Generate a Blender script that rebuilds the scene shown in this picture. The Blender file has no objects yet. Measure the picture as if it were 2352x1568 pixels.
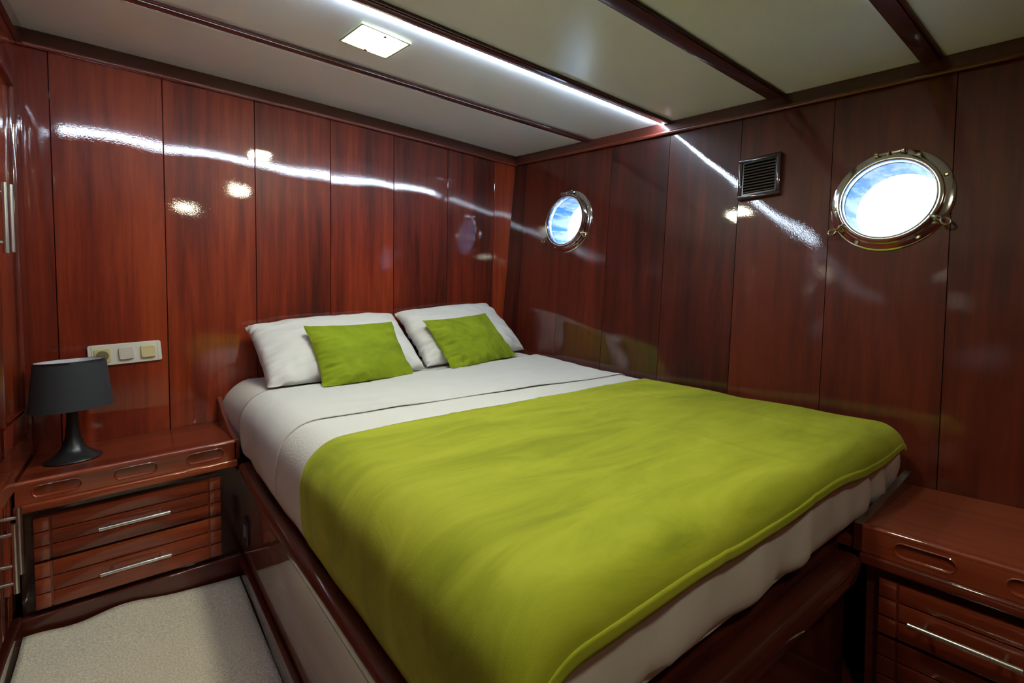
import bpy, bmesh, math, random
from mathutils import Vector, Matrix, noise

# ------------------------------------------------------------------ camera
S = bpy.context.scene
COL = S.collection
R = math.radians
EYE = 0.99                                   # camera height above the cabin sole
cam_d = bpy.data.cameras.new('camera')
cam = bpy.data.objects.new('camera', cam_d)
COL.objects.link(cam)
cam.location = (0, 0, EYE)
cam.rotation_euler = (R(90 - 2.14), 0, R(-38.27))
cam_d.sensor_width = 36
cam_d.lens = 36 * 1110 / 2352
cam_d.shift_y = -34 / 2352
cam_d.clip_start = 0.02
S.camera = cam

# ------------------------------------------------------------------ world: hazy bright sky
W = bpy.data.worlds.new('sky')
S.world = W
W.use_nodes = True
nt = W.node_tree
nt.nodes.clear()
tc = nt.nodes.new('ShaderNodeTexCoord')
mp = nt.nodes.new('ShaderNodeMapping')
mp.inputs['Scale'].default_value = (2.2, 2.2, 14)
nz = nt.nodes.new('ShaderNodeTexNoise')
nz.inputs['Scale'].default_value = 1.6
nz.inputs['Detail'].default_value = 6
rp = nt.nodes.new('ShaderNodeValToRGB')
rp.color_ramp.elements[0].position = 0.40
rp.color_ramp.elements[0].color = (0.07, 0.33, 0.72, 1)
rp.color_ramp.elements[1].position = 0.54
rp.color_ramp.elements[1].color = (0.86, 0.93, 1.0, 1)
bg = nt.nodes.new('ShaderNodeBackground')
bg.inputs['Strength'].default_value = 1.5
wo = nt.nodes.new('ShaderNodeOutputWorld')
L = nt.links.new
L(tc.outputs['Generated'], mp.inputs['Vector'])
L(mp.outputs[0], nz.inputs['Vector'])
L(nz.outputs['Fac'], rp.inputs['Fac'])
L(rp.outputs[0], bg.inputs['Color'])
L(bg.outputs[0], wo.inputs['Surface'])

S.view_settings.view_transform = 'Standard'
S.view_settings.look = 'None'
S.view_settings.gamma = 1
S.view_settings.exposure = 1.42
LED_POWER = 36.0
LAMP_POWER = 70.0

# ------------------------------------------------------------------ materials
MATS = {}


def new_mat(name):
    m = bpy.data.materials.new(name)
    m.use_nodes = True
    t = m.node_tree
    p = t.nodes['Principled BSDF']
    MATS[name] = m
    return m, t, p


def setp(p, **kw):
    for k, v in kw.items():
        k = k.replace('_', ' ')
        if k in p.inputs:
            p.inputs[k].default_value = v


def plain(name, col, rough=0.5, metal=0.0, bump=0, bscale=80, **kw):
    m, t, p = new_mat(name)
    setp(p, Base_Color=(*col, 1), Roughness=rough, Metallic=metal, **kw)
    if bump:
        c = t.nodes.new('ShaderNodeTexCoord')
        n = t.nodes.new('ShaderNodeTexNoise')
        n.inputs['Scale'].default_value = bscale
        n.inputs['Detail'].default_value = 5
        b = t.nodes.new('ShaderNodeBump')
        b.inputs['Strength'].default_value = bump
        b.inputs['Distance'].default_value = 0.004
        t.links.new(c.outputs['Object'], n.inputs['Vector'])
        t.links.new(n.outputs['Fac'], b.inputs['Height'])
        t.links.new(b.outputs[0], p.inputs['Normal'])
    return m


def wood(name, axis, dark=(0.060, 0.0060, 0.0022), mid=(0.185, 0.0175, 0.0045), light=(0.33, 0.044, 0.0080),
         coat=1.0, crough=0.016, wave=1.0):
    """lacquered mahogany, grain running along one axis of the object"""
    m, t, p = new_mat(name)
    N = t.nodes.new
    K = t.links.new
    c = N('ShaderNodeTexCoord')
    oi = N('ShaderNodeObjectInfo')
    mu = N('ShaderNodeVectorMath')
    mu.operation = 'SCALE'
    mu.inputs[0].default_value = (7.3, 11.1, 5.7)
    K(oi.outputs['Random'], mu.inputs['Scale'])
    ad = N('ShaderNodeVectorMath')
    ad.operation = 'ADD'
    K(c.outputs['Object'], ad.inputs[0])
    K(mu.outputs[0], ad.inputs[1])
    sc = [1, 1, 1]
    sc['XYZ'.index(axis)] = 0.045
    m1 = N('ShaderNodeMapping')
    m1.inputs['Scale'].default_value = sc
    K(ad.outputs[0], m1.inputs['Vector'])
    n1 = N('ShaderNodeTexNoise')
    n1.inputs['Scale'].default_value = 26
    n1.inputs['Detail'].default_value = 7
    n1.inputs['Roughness'].default_value = 0.68
    n1.inputs['Distortion'].default_value = 0.25
    K(m1.outputs[0], n1.inputs['Vector'])
    sc2 = [1, 1, 1]
    sc2['XYZ'.index(axis)] = 0.10
    m2 = N('ShaderNodeMapping')
    m2.inputs['Scale'].default_value = sc2
    K(ad.outputs[0], m2.inputs['Vector'])
    n2 = N('ShaderNodeTexNoise')
    n2.inputs['Scale'].default_value = 5
    n2.inputs['Detail'].default_value = 3
    K(m2.outputs[0], n2.inputs['Vector'])
    # per board tone
    mr = N('ShaderNodeMapRange')
    mr.inputs['To Min'].default_value = -0.12
    mr.inputs['To Max'].default_value = 0.12
    K(oi.outputs['Random'], mr.inputs['Value'])
    a1 = N('ShaderNodeMath')
    a1.operation = 'MULTIPLY_ADD'
    a1.inputs[1].default_value = 0.55
    K(n1.outputs['Fac'], a1.inputs[0])
    s2 = N('ShaderNodeMath')
    s2.operation = 'MULTIPLY_ADD'
    s2.inputs[1].default_value = 0.45
    K(n2.outputs['Fac'], s2.inputs[0])
    K(mr.outputs[0], s2.inputs[2])
    K(s2.outputs[0], a1.inputs[2])
    r = N('ShaderNodeValToRGB')
    e = r.color_ramp.elements
    e[0].position = 0.35
    e[0].color = (*dark, 1)
    e[1].position = 0.67
    e[1].color = (*light, 1)
    k = e.new(0.5)
    k.color = (*mid, 1)
    K(a1.outputs[0], r.inputs['Fac'])
    K(r.outputs[0], p.inputs['Base Color'])
    # lacquer: slow waviness plus a fine orange peel
    nw = N('ShaderNodeTexNoise')
    nw.inputs['Scale'].default_value = 2.2
    nw.inputs['Detail'].default_value = 1
    K(ad.outputs[0], nw.inputs['Vector'])
    b0 = N('ShaderNodeBump')
    b0.inputs['Strength'].default_value = 0.22 * wave
    b0.inputs['Distance'].default_value = 0.03
    K(nw.outputs['Fac'], b0.inputs['Height'])
    nf = N('ShaderNodeTexNoise')
    nf.inputs['Scale'].default_value = 260
    nf.inputs['Detail'].default_value = 2
    K(c.outputs['Object'], nf.inputs['Vector'])
    b1 = N('ShaderNodeBump')
    b1.inputs['Strength'].default_value = 0.05
    b1.inputs['Distance'].default_value = 0.0012
    K(nf.outputs['Fac'], b1.inputs['Height'])
    K(b0.outputs[0], b1.inputs['Normal'])
    K(b1.outputs[0], p.inputs['Coat Normal'])
    K(b0.outputs[0], p.inputs['Normal'])
    setp(p, Roughness=0.42, Specular_IOR_Level=0.25, Coat_Weight=coat, Coat_Roughness=crough, Coat_IOR=1.65)
    return m


WOOD_Z = wood('mahogany upright', 'Z')
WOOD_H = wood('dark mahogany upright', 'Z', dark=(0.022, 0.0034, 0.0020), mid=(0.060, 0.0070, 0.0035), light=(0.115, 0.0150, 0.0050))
WOOD_X = wood('mahogany along x', 'X', wave=0.4, mid=(0.26, 0.040, 0.011), light=(0.38, 0.074, 0.018), dark=(0.12, 0.016, 0.0055))
WOOD_Y = wood('mahogany along y', 'Y', wave=0.4, mid=(0.14, 0.020, 0.008), light=(0.22, 0.037, 0.012), dark=(0.06, 0.009, 0.004))
WOOD_CY = wood('chest mahogany along y', 'Y', wave=0.4, mid=(0.185, 0.025, 0.0085), light=(0.28, 0.050, 0.014), dark=(0.085, 0.011, 0.0045))
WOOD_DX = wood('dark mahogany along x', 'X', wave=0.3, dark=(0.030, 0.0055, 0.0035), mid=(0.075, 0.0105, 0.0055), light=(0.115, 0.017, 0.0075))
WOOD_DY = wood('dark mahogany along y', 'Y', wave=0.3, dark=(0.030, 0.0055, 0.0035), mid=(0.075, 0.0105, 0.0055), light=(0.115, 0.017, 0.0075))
SEAM = plain('dark seam backing', (0.012, 0.004, 0.003), 0.6)  # near-black backing that shows in the joints between wall panels
CEIL = plain('white ceiling board', (0.88, 0.90, 0.93), 0.30, Coat_Weight=0.5, Coat_Roughness=0.22)
STEEL = plain('brushed steel', (0.62, 0.60, 0.57), 0.28, 1.0)
CHROME = plain('polished chrome', (0.66, 0.66, 0.66), 0.10, 1.0)
BRASS = plain('weathered bronze', (0.50, 0.46, 0.33), 0.22, 1.0)
SLATM = plain('brown louvre', (0.085, 0.070, 0.062), 0.3)
BLACKP = plain('black plastic', (0.012, 0.011, 0.012), 0.22)
DARK = plain('dark void', (0.004, 0.004, 0.004), 0.9)
BLACKG = plain('satin black lamp base', (0.010, 0.011, 0.012), 0.32)
SHADE = plain('charcoal lampshade fabric', (0.030, 0.031, 0.036), 0.85, bump=0.25, bscale=600)
LINER = plain('white lampshade lining', (0.72, 0.72, 0.76), 0.7)
PLATE = plain('ivory switch frame', (0.74, 0.70, 0.60), 0.35)
IVORY = plain('yellowed switch rocker', (0.66, 0.55, 0.28), 0.35)
GREYW = plain('greyish switch rocker', (0.62, 0.56, 0.46), 0.35)
SOCKD = plain('socket recess', (0.20, 0.16, 0.08), 0.5)
SWGREY = plain('grey switch key', (0.16, 0.15, 0.17), 0.3)
CARPET = None


def cloth_mat(name, col, bump=0.4, bscale=500, sheen=0.0, rough=0.9, weave=False, wr=0.0):
    m, t, p = new_mat(name)
    N = t.nodes.new
    K = t.links.new
    c = N('ShaderNodeTexCoord')
    n = N('ShaderNodeTexNoise')
    n.inputs['Scale'].default_value = bscale
    n.inputs['Detail'].default_value = 3
    K(c.outputs['Object'], n.inputs['Vector'])
    b = N('ShaderNodeBump')
    b.inputs['Strength'].default_value = bump
    b.inputs['Distance'].default_value = 0.002
    K(n.outputs['Fac'], b.inputs['Height'])
    if wr:
        n2 = N('ShaderNodeTexNoise')
        n2.inputs['Scale'].default_value = 9
        n2.inputs['Detail'].default_value = 4
        n2.inputs['Distortion'].default_value = 0.6
        mp_ = N('ShaderNodeMapping')
        mp_.inputs['Scale'].default_value = (0.5, 1.6, 1)
        K(c.outputs['Object'], mp_.inputs['Vector'])
        K(mp_.outputs[0], n2.inputs['Vector'])
        b2 = N('ShaderNodeBump')
        b2.inputs['Strength'].default_value = wr
        b2.inputs['Distance'].default_value = 0.02
        K(n2.outputs['Fac'], b2.inputs['Height'])
        K(b2.outputs[0], b.inputs['Normal'])
    K(b.outputs[0], p.inputs['Normal'])
    setp(p, Base_Color=(*col, 1), Roughness=rough, Specular_IOR_Level=0.2, Sheen_Weight=sheen, Sheen_Roughness=0.4)
    return m


SHEET = cloth_mat('white cotton sheet', (0.63, 0.61, 0.59), 0.2, 700, wr=0.22)
COVER = cloth_mat('white waffle coverlet', (0.66, 0.64, 0.61), 0.9, 220)
PILLOWC = cloth_mat('white pillowcase', (0.68, 0.66, 0.64), 0.2, 700, wr=0.22)
FITTED = cloth_mat('white fitted sheet', (0.60, 0.56, 0.52), 0.2, 700, wr=0.15)


def velvet(name, base, pale, dark, scale=(3, 3, 3), dist=0.8):
    m, t, p = new_mat(name)
    N = t.nodes.new
    K = t.links.new
    c = N('ShaderNodeTexCoord')
    m1 = N('ShaderNodeMapping')
    m1.inputs['Scale'].default_value = scale
    m1.inputs['Rotation'].default_value = (0, 0, 0.5)
    K(c.outputs['Object'], m1.inputs['Vector'])
    n1 = N('ShaderNodeTexNoise')
    n1.inputs['Scale'].default_value = 2.4
    n1.inputs['Detail'].default_value = 8
    n1.inputs['Roughness'].default_value = 0.62
    n1.inputs['Distortion'].default_value = dist
    K(m1.outputs[0], n1.inputs['Vector'])
    r = N('ShaderNodeValToRGB')
    e = r.color_ramp.elements
    e[0].position = 0.30
    e[0].color = (*dark, 1)
    e[1].position = 0.72
    e[1].color = (*pale, 1)
    e.new(0.5).color = (*base, 1)
    K(n1.outputs['Fac'], r.inputs['Fac'])
    K(r.outputs[0], p.inputs['Base Color'])
    n2 = N('ShaderNodeTexNoise')
    n2.inputs['Scale'].default_value = 650
    K(c.outputs['Object'], n2.inputs['Vector'])
    b = N('ShaderNodeBump')
    b.inputs['Strength'].default_value = 0.16
    b.inputs['Distance'].default_value = 0.002
    K(n2.outputs['Fac'], b.inputs['Height'])
    b2 = N('ShaderNodeBump')
    b2.inputs['Strength'].default_value = 0.12
    b2.inputs['Distance'].default_value = 0.02
    K(n1.outputs['Fac'], b2.inputs['Height'])
    K(b2.outputs[0], b.inputs['Normal'])
    K(b.outputs[0], p.inputs['Normal'])
    setp(p, Roughness=0.8, Specular_IOR_Level=0.2, Sheen_Weight=0.25, Sheen_Roughness=0.45, Sheen_Tint=(0.75, 0.8, 0.2, 1))
    return m


BLANKET = velvet('green velvet throw', (0.320, 0.345, 0.018), (0.410, 0.430, 0.034), (0.220, 0.250, 0.012), (1.0, 4.0, 3.0))
CUSH = velvet('green velvet cushion', (0.205, 0.262, 0.008), (0.25, 0.31, 0.013), (0.150, 0.200, 0.006), (3, 2, 6), 0.1)


def carpet_mat():
    m, t, p = new_mat('cream carpet pile')
    N = t.nodes.new
    K = t.links.new
    c = N('ShaderNodeTexCoord')
    n1 = N('ShaderNodeTexNoise')
    n1.inputs['Scale'].default_value = 210
    n1.inputs['Detail'].default_value = 3
    K(c.outputs['Object'], n1.inputs['Vector'])
    r = N('ShaderNodeValToRGB')
    e = r.color_ramp.elements
    e[0].position = 0.3
    e[0].color = (0.56, 0.48, 0.37, 1)
    e[1].position = 0.65
    e[1].color = (0.84, 0.75, 0.61, 1)
    K(n1.outputs['Fac'], r.inputs['Fac'])
    # small red stain
    ge = N('ShaderNodeVectorMath')
    ge.operation = 'DISTANCE'
    ge.inputs[1].default_value = (0.075, 1.80, 0.012)
    K(c.outputs['Object'], ge.inputs[0])
    n3 = N('ShaderNodeTexNoise')
    n3.inputs['Scale'].default_value = 90
    K(c.outputs['Object'], n3.inputs['Vector'])
    ma = N('ShaderNodeMath')
    ma.operation = 'MULTIPLY_ADD'
    ma.inputs[1].default_value = 0.018
    K(n3.outputs['Fac'], ma.inputs[0])
    K(ge.outputs['Value'], ma.inputs[2])
    lt = N('ShaderNodeMapRange')
    lt.inputs['From Min'].default_value = 0.014
    lt.inputs['From Max'].default_value = 0.019
    lt.inputs['To Min'].default_value = 0.75
    lt.inputs['To Max'].default_value = 0.0
    K(ma.outputs[0], lt.inputs['Value'])
    mx = N('ShaderNodeMixRGB')
    mx.inputs['Color2'].default_value = (0.30, 0.07, 0.09, 1)
    K(lt.outputs[0], mx.inputs['Fac'])
    K(r.outputs[0], mx.inputs['Color1'])
    K(mx.outputs[0], p.inputs['Base Color'])
    b = N('ShaderNodeBump')
    b.inputs['Strength'].default_value = 0.9
    b.inputs['Distance'].default_value = 0.005
    K(n1.outputs['Fac'], b.inputs['Height'])
    K(b.outputs[0], p.inputs['Normal'])
    setp(p, Roughness=0.95, Specular_IOR_Level=0.1)
    return m


CARPET = carpet_mat()


def emitter(name, col, s):
    m = bpy.data.materials.new(name)
    m.use_nodes = True
    t = m.node_tree
    t.nodes.clear()
    e = t.nodes.new('ShaderNodeEmission')
    e.inputs['Color'].default_value = (*col, 1)
    e.inputs['Strength'].default_value = s
    o = t.nodes.new('ShaderNodeOutputMaterial')
    t.links.new(e.outputs[0], o.inputs['Surface'])
    return m


LED = emitter('cold white led', (0.66, 0.82, 1.0), LED_POWER)
BULB = emitter('warm white lamp', (1.0, 0.93, 0.79), LAMP_POWER)


def glass(name, tint, gloss=0.08):
    m = bpy.data.materials.new(name)
    m.use_nodes = True
    t = m.node_tree
    t.nodes.clear()
    tr = t.nodes.new('ShaderNodeBsdfTransparent')
    tr.inputs['Color'].default_value = (*tint, 1)
    g = t.nodes.new('ShaderNodeBsdfGlossy')
    g.inputs['Roughness'].default_value = 0.02
    mx = t.nodes.new('ShaderNodeMixShader')
    mx.inputs['Fac'].default_value = gloss
    o = t.nodes.new('ShaderNodeOutputMaterial')
    t.links.new(tr.outputs[0], mx.inputs[1])
    t.links.new(g.outputs[0], mx.inputs[2])
    t.links.new(mx.outputs[0], o.inputs['Surface'])
    return m


PANE = glass('porthole glass', (0.93, 0.97, 1.0), 0.06)
LAMPGLASS = glass('lamp cover glass', (0.93, 0.97, 0.90), 0.08)


def streak_mat():
    """white paint of the hull tunnel with blue scuffs and runs"""
    m, t, p = new_mat('streaked tunnel paint')
    N = t.nodes.new
    K = t.links.new
    c = N('ShaderNodeTexCoord')
    mp_ = N('ShaderNodeMapping')
    mp_.inputs['Scale'].default_value = (5, 9, 34)
    K(c.outputs['Object'], mp_.inputs['Vector'])
    n = N('ShaderNodeTexNoise')
    n.inputs['Scale'].default_value = 1.0
    n.inputs['Detail'].default_value = 7
    n.inputs['Roughness'].default_value = 0.6
    K(mp_.outputs[0], n.inputs['Vector'])
    r = N('ShaderNodeValToRGB')
    e = r.color_ramp.elements
    e[0].position = 0.44
    e[0].color = (0.05, 0.36, 0.74, 1)
    e[1].position = 0.56
    e[1].color = (0.85, 0.92, 0.97, 1)
    K(n.outputs['Fac'], r.inputs['Fac'])
    K(r.outputs[0], p.inputs['Base Color'])
    setp(p, Roughness=0.35)
    return m


TUNNEL = streak_mat()


# ------------------------------------------------------------------ mesh helpers
class MB:
    def __init__(s):
        s.v, s.f = [], []

    def add(s, vs, fs):
        o = len(s.v)
        s.v += [tuple(v) for v in vs]
        s.f += [tuple(i + o for i in f) for f in fs]
        return s

    def box(s, x0, x1, y0, y1, z0, z1, bev=0.0, seg=2):
        if bev <= 0:
            return s.add([(x0, y0, z0), (x1, y0, z0), (x1, y1, z0), (x0, y1, z0), (x0, y0, z1), (x1, y0, z1), (x1, y1, z1), (x0, y1, z1)],
                         [(0, 3, 2, 1), (4, 5, 6, 7), (0, 1, 5, 4), (1, 2, 6, 5), (2, 3, 7, 6), (3, 0, 4, 7)])
        bm = bmesh.new()
        bmesh.ops.create_cube(bm, size=1)
        for v in bm.verts:
            v.co = Vector((x0 + (v.co.x + .5) * (x1 - x0), y0 + (v.co.y + .5) * (y1 - y0), z0 + (v.co.z + .5) * (z1 - z0)))
        bmesh.ops.bevel(bm, geom=list(bm.edges), offset=bev, segments=seg, affect='EDGES', profile=0.5)
        return s.bm(bm)

    def bm(s, bm):
        bm.verts.index_update()
        s.add([v.co[:] for v in bm.verts], [[v.index for v in f.verts] for f in bm.faces])
        bm.free()
        return s

    def prism(s, pts, d):
        """closed outline (list of 3D points) pushed along vector d"""
        n = len(pts)
        d = Vector(d)
        a = [Vector(p) for p in pts]
        return s.add(a + [p + d for p in a],
                     [tuple(range(n - 1, -1, -1)), tuple(range(n, 2 * n))] + [(i, (i + 1) % n, n + (i + 1) % n, n + i) for i in range(n)])

    def sweep(s, rings, cap=True, closed=False):
        n = len(rings[0])
        vs = [p for r in rings for p in r]
        fs = []
        m = len(rings)
        for k in range(m if closed else m - 1):
            a, b = k * n, ((k + 1) % m) * n
            for i in range(n):
                j = (i + 1) % n
                fs.append((a + i, a + j, b + j, b + i))
        if cap and not closed:
            fs += [tuple(range(n - 1, -1, -1)), tuple(range((m - 1) * n, m * n))]
        return s.add(vs, fs)

    def tube(s, pts, r, n=14, cap=True, closed=False):
        pts = [Vector(p) for p in pts]
        rings = []
        m = len(pts)
        up = None
        for i, p in enumerate(pts):
            if closed:
                t = pts[(i + 1) % m] - pts[i - 1]
            else:
                t = pts[min(i + 1, m - 1)] - pts[max(i - 1, 0)]
            t.normalize()
            if up is None:
                up = t.orthogonal().normalized()
            up = (up - t * up.dot(t)).normalized()
            q = t.cross(up)
            rr = r[i] if isinstance(r, (list, tuple)) else r
            rings.append([p + up * math.cos(a) * rr + q * math.sin(a) * rr for a in [2 * math.pi * k / n for k in range(n)]])
        return s.sweep(rings, cap, closed)

    def lathe(s, prof, c, axis=(0, 0, 1), n=48, close=False):
        """prof: (radius, height) pairs about an axis through c"""
        ax = Vector(axis).normalized()
        u = ax.orthogonal().normalized()
        w = ax.cross(u)
        c = Vector(c)
        rings = []
        for r, h in prof:
            rings.append([c + ax * h + (u * math.cos(a) + w * math.sin(a)) * r for a in [2 * math.pi * k / n for k in range(n)]])
        return s.sweep(rings, cap=False, closed=close)

    def grid(s, fn, nu, nv, skip=None):
        vs = [fn(i / nu, j / nv) for i in range(nu + 1) for j in range(nv + 1)]
        fs = []
        for i in range(nu):
            for j in range(nv):
                if skip and skip((i + .5) / nu, (j + .5) / nv):
                    continue
                a = i * (nv + 1) + j
                fs.append((a, a + nv + 1, a + nv + 2, a + 1))
        return s.add(vs, fs)

    def map(s, fn):
        s.v = [tuple(fn(*v)) for v in s.v]
        return s

    def build(s, name, mat, parent=None, smooth=35, label=None, cat=None, group=None, kind=None, solid=0, recalc=True):
        off = Vector((0, 0, 0))
        if parent is not None:
            off = wloc(parent)
        me = bpy.data.meshes.new(name)
        me.from_pydata([tuple(Vector(v) - off) for v in s.v], [], s.f)
        if recalc:
            b = bmesh.new()
            b.from_mesh(me)
            bmesh.ops.remove_doubles(b, verts=b.verts, dist=1e-6)
            loose = [v for v in b.verts if not v.link_faces]
            if loose:
                bmesh.ops.delete(b, geom=loose, context='VERTS')
            bmesh.ops.recalc_face_normals(b, faces=b.faces)
            b.to_mesh(me)
            b.free()
        me.materials.append(mat)
        if smooth:
            me.polygons.foreach_set('use_smooth', [True] * len(me.polygons))
            me.set_sharp_from_angle(angle=R(smooth))
        me.update()
        o = bpy.data.objects.new(name, me)
        COL.objects.link(o)
        if parent is not None:
            o.parent = parent
        if solid:
            md = o.modifiers.new('thickness', 'SOLIDIFY')
            md.thickness = abs(solid)
            md.offset = 1 if solid > 0 else -1
        tag(o, label, cat, group, kind)
        return o


def wloc(o):
    p = Vector((0, 0, 0))
    while o is not None:
        p += o.location
        o = o.parent
    return p


def tag(o, label=None, cat=None, group=None, kind=None):
    for k, v in (('label', label), ('category', cat), ('group', group), ('kind', kind)):
        if v:
            o[k] = v
    return o


def empty(name, loc, label=None, cat=None, group=None, kind=None, parent=None):
    o = bpy.data.objects.new(name, None)
    COL.objects.link(o)
    o.empty_display_size = 0.05
    o.location = Vector(loc) - (wloc(parent) if parent else Vector((0, 0, 0)))
    if parent:
        o.parent = parent
    return tag(o, label, cat, group, kind)


# ------------------------------------------------------------------ the hull side (right wall) surface
def hull(Y, z):
    """point of the slightly flared hull lining at station Y and height z above the sole"""
    return Vector((1.898 + .040 * (2.4 - Y) + .08 * (z - 1.883), Y, z))


def ceil_z(X, Y):
    """deck head: falls towards the viewer, lightly cambered against the headboard wall"""
    k = min(1, max(0, (Y - 1.82) / .58))
    return EYE + .738 + .0735 * Y + .0045 * Y * Y + .026 * k * (1 - min(1, ((X - .2) / 1.7) ** 2))


def back_y(z):
    """headboard wall, leaning a little into the cabin"""
    return 2.40 - .032 * (z - EYE)


def hull_frame(Y, z):
    p = hull(Y, z)
    ty = (hull(Y + .01, z) - hull(Y - .01, z)).normalized()
    tz = (hull(Y, z + .01) - hull(Y, z - .01))
    n = ty.cross(tz).normalized()              # must point into the cabin (-x)
    if n.x > 0:
        n = -n
    tz = (tz - n * tz.dot(n)).normalized()
    ty = (ty - tz * ty.dot(tz)).normalized()
    return p, ty, tz, n


def hull_pt(Y, z, inw=0.0):
    p, ty, tz, n = hull_frame(Y, z)
    return p + n * inw


def hull_x(y, z):
    lo, hi = -1.6, 2.6
    for _ in range(40):
        m = (lo + hi) / 2
        if hull(m, z).y < y:
            lo = m
        else:
            hi = m
    return hull(lo, z).x


PORTS = [dict(Y=1.894, z=1.462, r=.169), dict(Y=.482, z=1.337, r=.163)]
for P in PORTS:
    P['f'] = hull_frame(P['Y'], P['z'])

# ------------------------------------------------------------------ floor, ceiling, walls
ZC = 1.935
fl = MB().box(-.9, 2.9, -1.05, 2.45, -.04, 0).build('floor', WOOD_DY, kind='structure')
tag(fl, 'dark wooden cabin sole under the carpet')

BAT = [(1.745, 1.790), (1.280, 1.322), (.807, .866), (.361, .414), (-.10, -.045), (-.56, -.50)]
ceil = MB().grid(lambda u, v: (-.9 + 3.2 * u, -1.1 + 3.6 * v, ceil_z(-.9 + 3.2 * u, -1.1 + 3.6 * v) + .008), 12, 40).build(
    'ceiling', CEIL, kind='structure', label='pale grey cabin ceiling of boards between dark battens', solid=.03, recalc=False)
edges = [2.44] + [(a + b) / 2 for a, b in BAT] + [-1.05]
for i in range(len(edges) - 1):
    ya, yb = edges[i + 1] + .003, edges[i] - .003
    MB().grid(lambda u, v: (-.88 + 3.1 * u, ya + (yb - ya) * v, ceil_z(-.88 + 3.1 * u, ya + (yb - ya) * v)), 24, 10).build(
        'ceiling_panel', CEIL, ceil, smooth=60, solid=.006, recalc=False)

BNAMES = ['slim dark wooden ceiling batten nearest the headboard wall', 'dark wooden ceiling batten edged by the bright light strip',
          'wide dark wooden ceiling batten above the square vent', 'wide dark wooden ceiling batten above the large porthole', None, None]
for k, (a, b) in enumerate(BAT):
    zc = ceil_z(1.9, (a + b) / 2)
    sl = (ceil_z(1.9, b) - ceil_z(1.9, a)) / (b - a)
    t = empty('trim_%d' % (k + 1), (0, a, zc), BNAMES[k] or 'dark wooden ceiling batten behind the viewer', kind='structure')
    x1 = hull(a, 1.85).x - .002
    tilt = lambda x, y, z: (x, y, z + zc + sl * (y - (a + b) / 2))
    MB().box(-.86, x1, a + .008, b, -.011, .0, .002).map(tilt).build('batten', WOOD_DX, t)
    MB().tube([(-.86, a + .004, -.0045), (x1, a + .004, -.0045)], .0045, 10).map(tilt).build('bead', WOOD_DX, t)

# headboard wall
YB = 2.40
LEANB = lambda x, y, z: (x, y - .032 * (z - EYE), z)
wb = MB().box(-.9, 2.15, YB + .012, YB + .05, 0, ZC + .06).map(LEANB).build('wall_back', SEAM, kind='structure', label='headboard wall of upright red mahogany panels')
PX = [-.80, -.536, -.209, .117, .443, .768, 1.093, 1.416, 1.740, 2.06]
for i in range(len(PX) - 1):
    MB().box(PX[i] + .0012, PX[i + 1] - .0012, YB, YB + .012, .02, 1.955, .0012, 1).map(LEANB).build('panel', WOOD_Z, wb)

# hull side wall
YS = [2.46, 2.265, 1.942, 1.619, 1.294, .971, .649, .331, .008, -.315, -.64, -1.06]


def in_port(p):
    for P in PORTS:
        if (p - P['f'][0]).length < P['r'] * .87:
            return True
    return False


def hull_sheet(Ya, Yb, inw, nu, nv, z0=0.0, z1=1.94):
    g = lambda u, v: hull_pt(Ya + (Yb - Ya) * u, z0 + (z1 - z0) * v, inw)
    return MB().grid(g, nu, nv, lambda u, v: in_port(hull_pt(Ya + (Yb - Ya) * u, z0 + (z1 - z0) * v)))


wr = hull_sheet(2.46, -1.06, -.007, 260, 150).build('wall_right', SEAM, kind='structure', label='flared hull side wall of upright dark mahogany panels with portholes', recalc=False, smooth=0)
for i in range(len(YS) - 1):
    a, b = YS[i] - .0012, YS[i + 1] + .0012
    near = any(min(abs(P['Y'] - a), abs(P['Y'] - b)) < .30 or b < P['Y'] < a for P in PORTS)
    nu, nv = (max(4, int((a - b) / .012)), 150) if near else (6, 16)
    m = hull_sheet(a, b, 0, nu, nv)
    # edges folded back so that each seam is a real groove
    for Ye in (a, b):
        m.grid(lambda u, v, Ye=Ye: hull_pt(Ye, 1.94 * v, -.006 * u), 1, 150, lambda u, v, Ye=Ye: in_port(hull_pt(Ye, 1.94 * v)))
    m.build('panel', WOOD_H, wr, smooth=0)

# walls behind the viewer and behind the wardrobe, never seen directly but closing the cabin
MB().box(-.9, 2.75, -1.08, -1.04, 0, ZC + .02).build('wall_front', WOOD_Z, kind='structure', label='mahogany bulkhead behind the viewer')
MB().box(-.93, -.89, -1.08, 2.45, 0, ZC + .02).build('wall_left', WOOD_Z, kind='structure', label='mahogany side wall behind the wardrobe')

# cornices
t = empty('trim_7', (0, YB, 1.9), 'dark wooden cornice along the top of the headboard wall', kind='structure')
rings, bead = [], []
for k in range(31):
    x = -.283 + 2.19 * k / 30
    zt = ceil_z(x, 2.36)
    rings.append([(x, back_y(1.9) - d, zt - h) for d, h in ((-.004, .052), (.016, .052), (.016, .003), (.013, .0003), (-.004, .0003))])
    bead.append((x, back_y(1.88) - .014, zt - .053))
MB().sweep(rings).build('board', WOOD_DX, t)
MB().tube(bead, .008, 12).build('bead', WOOD_X, t)
t = empty('trim_8', tuple(hull(1, 1.8)), 'dark wooden cornice along the top of the porthole wall', kind='structure')
rings, bead = [], []
for k in range(41):
    Y = 2.37 - 3.40 * k / 40
    zt = ceil_z(1.95, Y)
    rings.append([hull_pt(Y, zt - h, i) for h, i in ((.048, -.004), (.048, .016), (.003, .016), (.0003, .013), (.0003, -.004))])
    bead.append(hull_pt(Y, zt - .049, .012))
MB().sweep(rings).build('board', WOOD_DY, t)
MB().tube(bead, .008, 12).build('bead', WOOD_Y, t)


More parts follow.
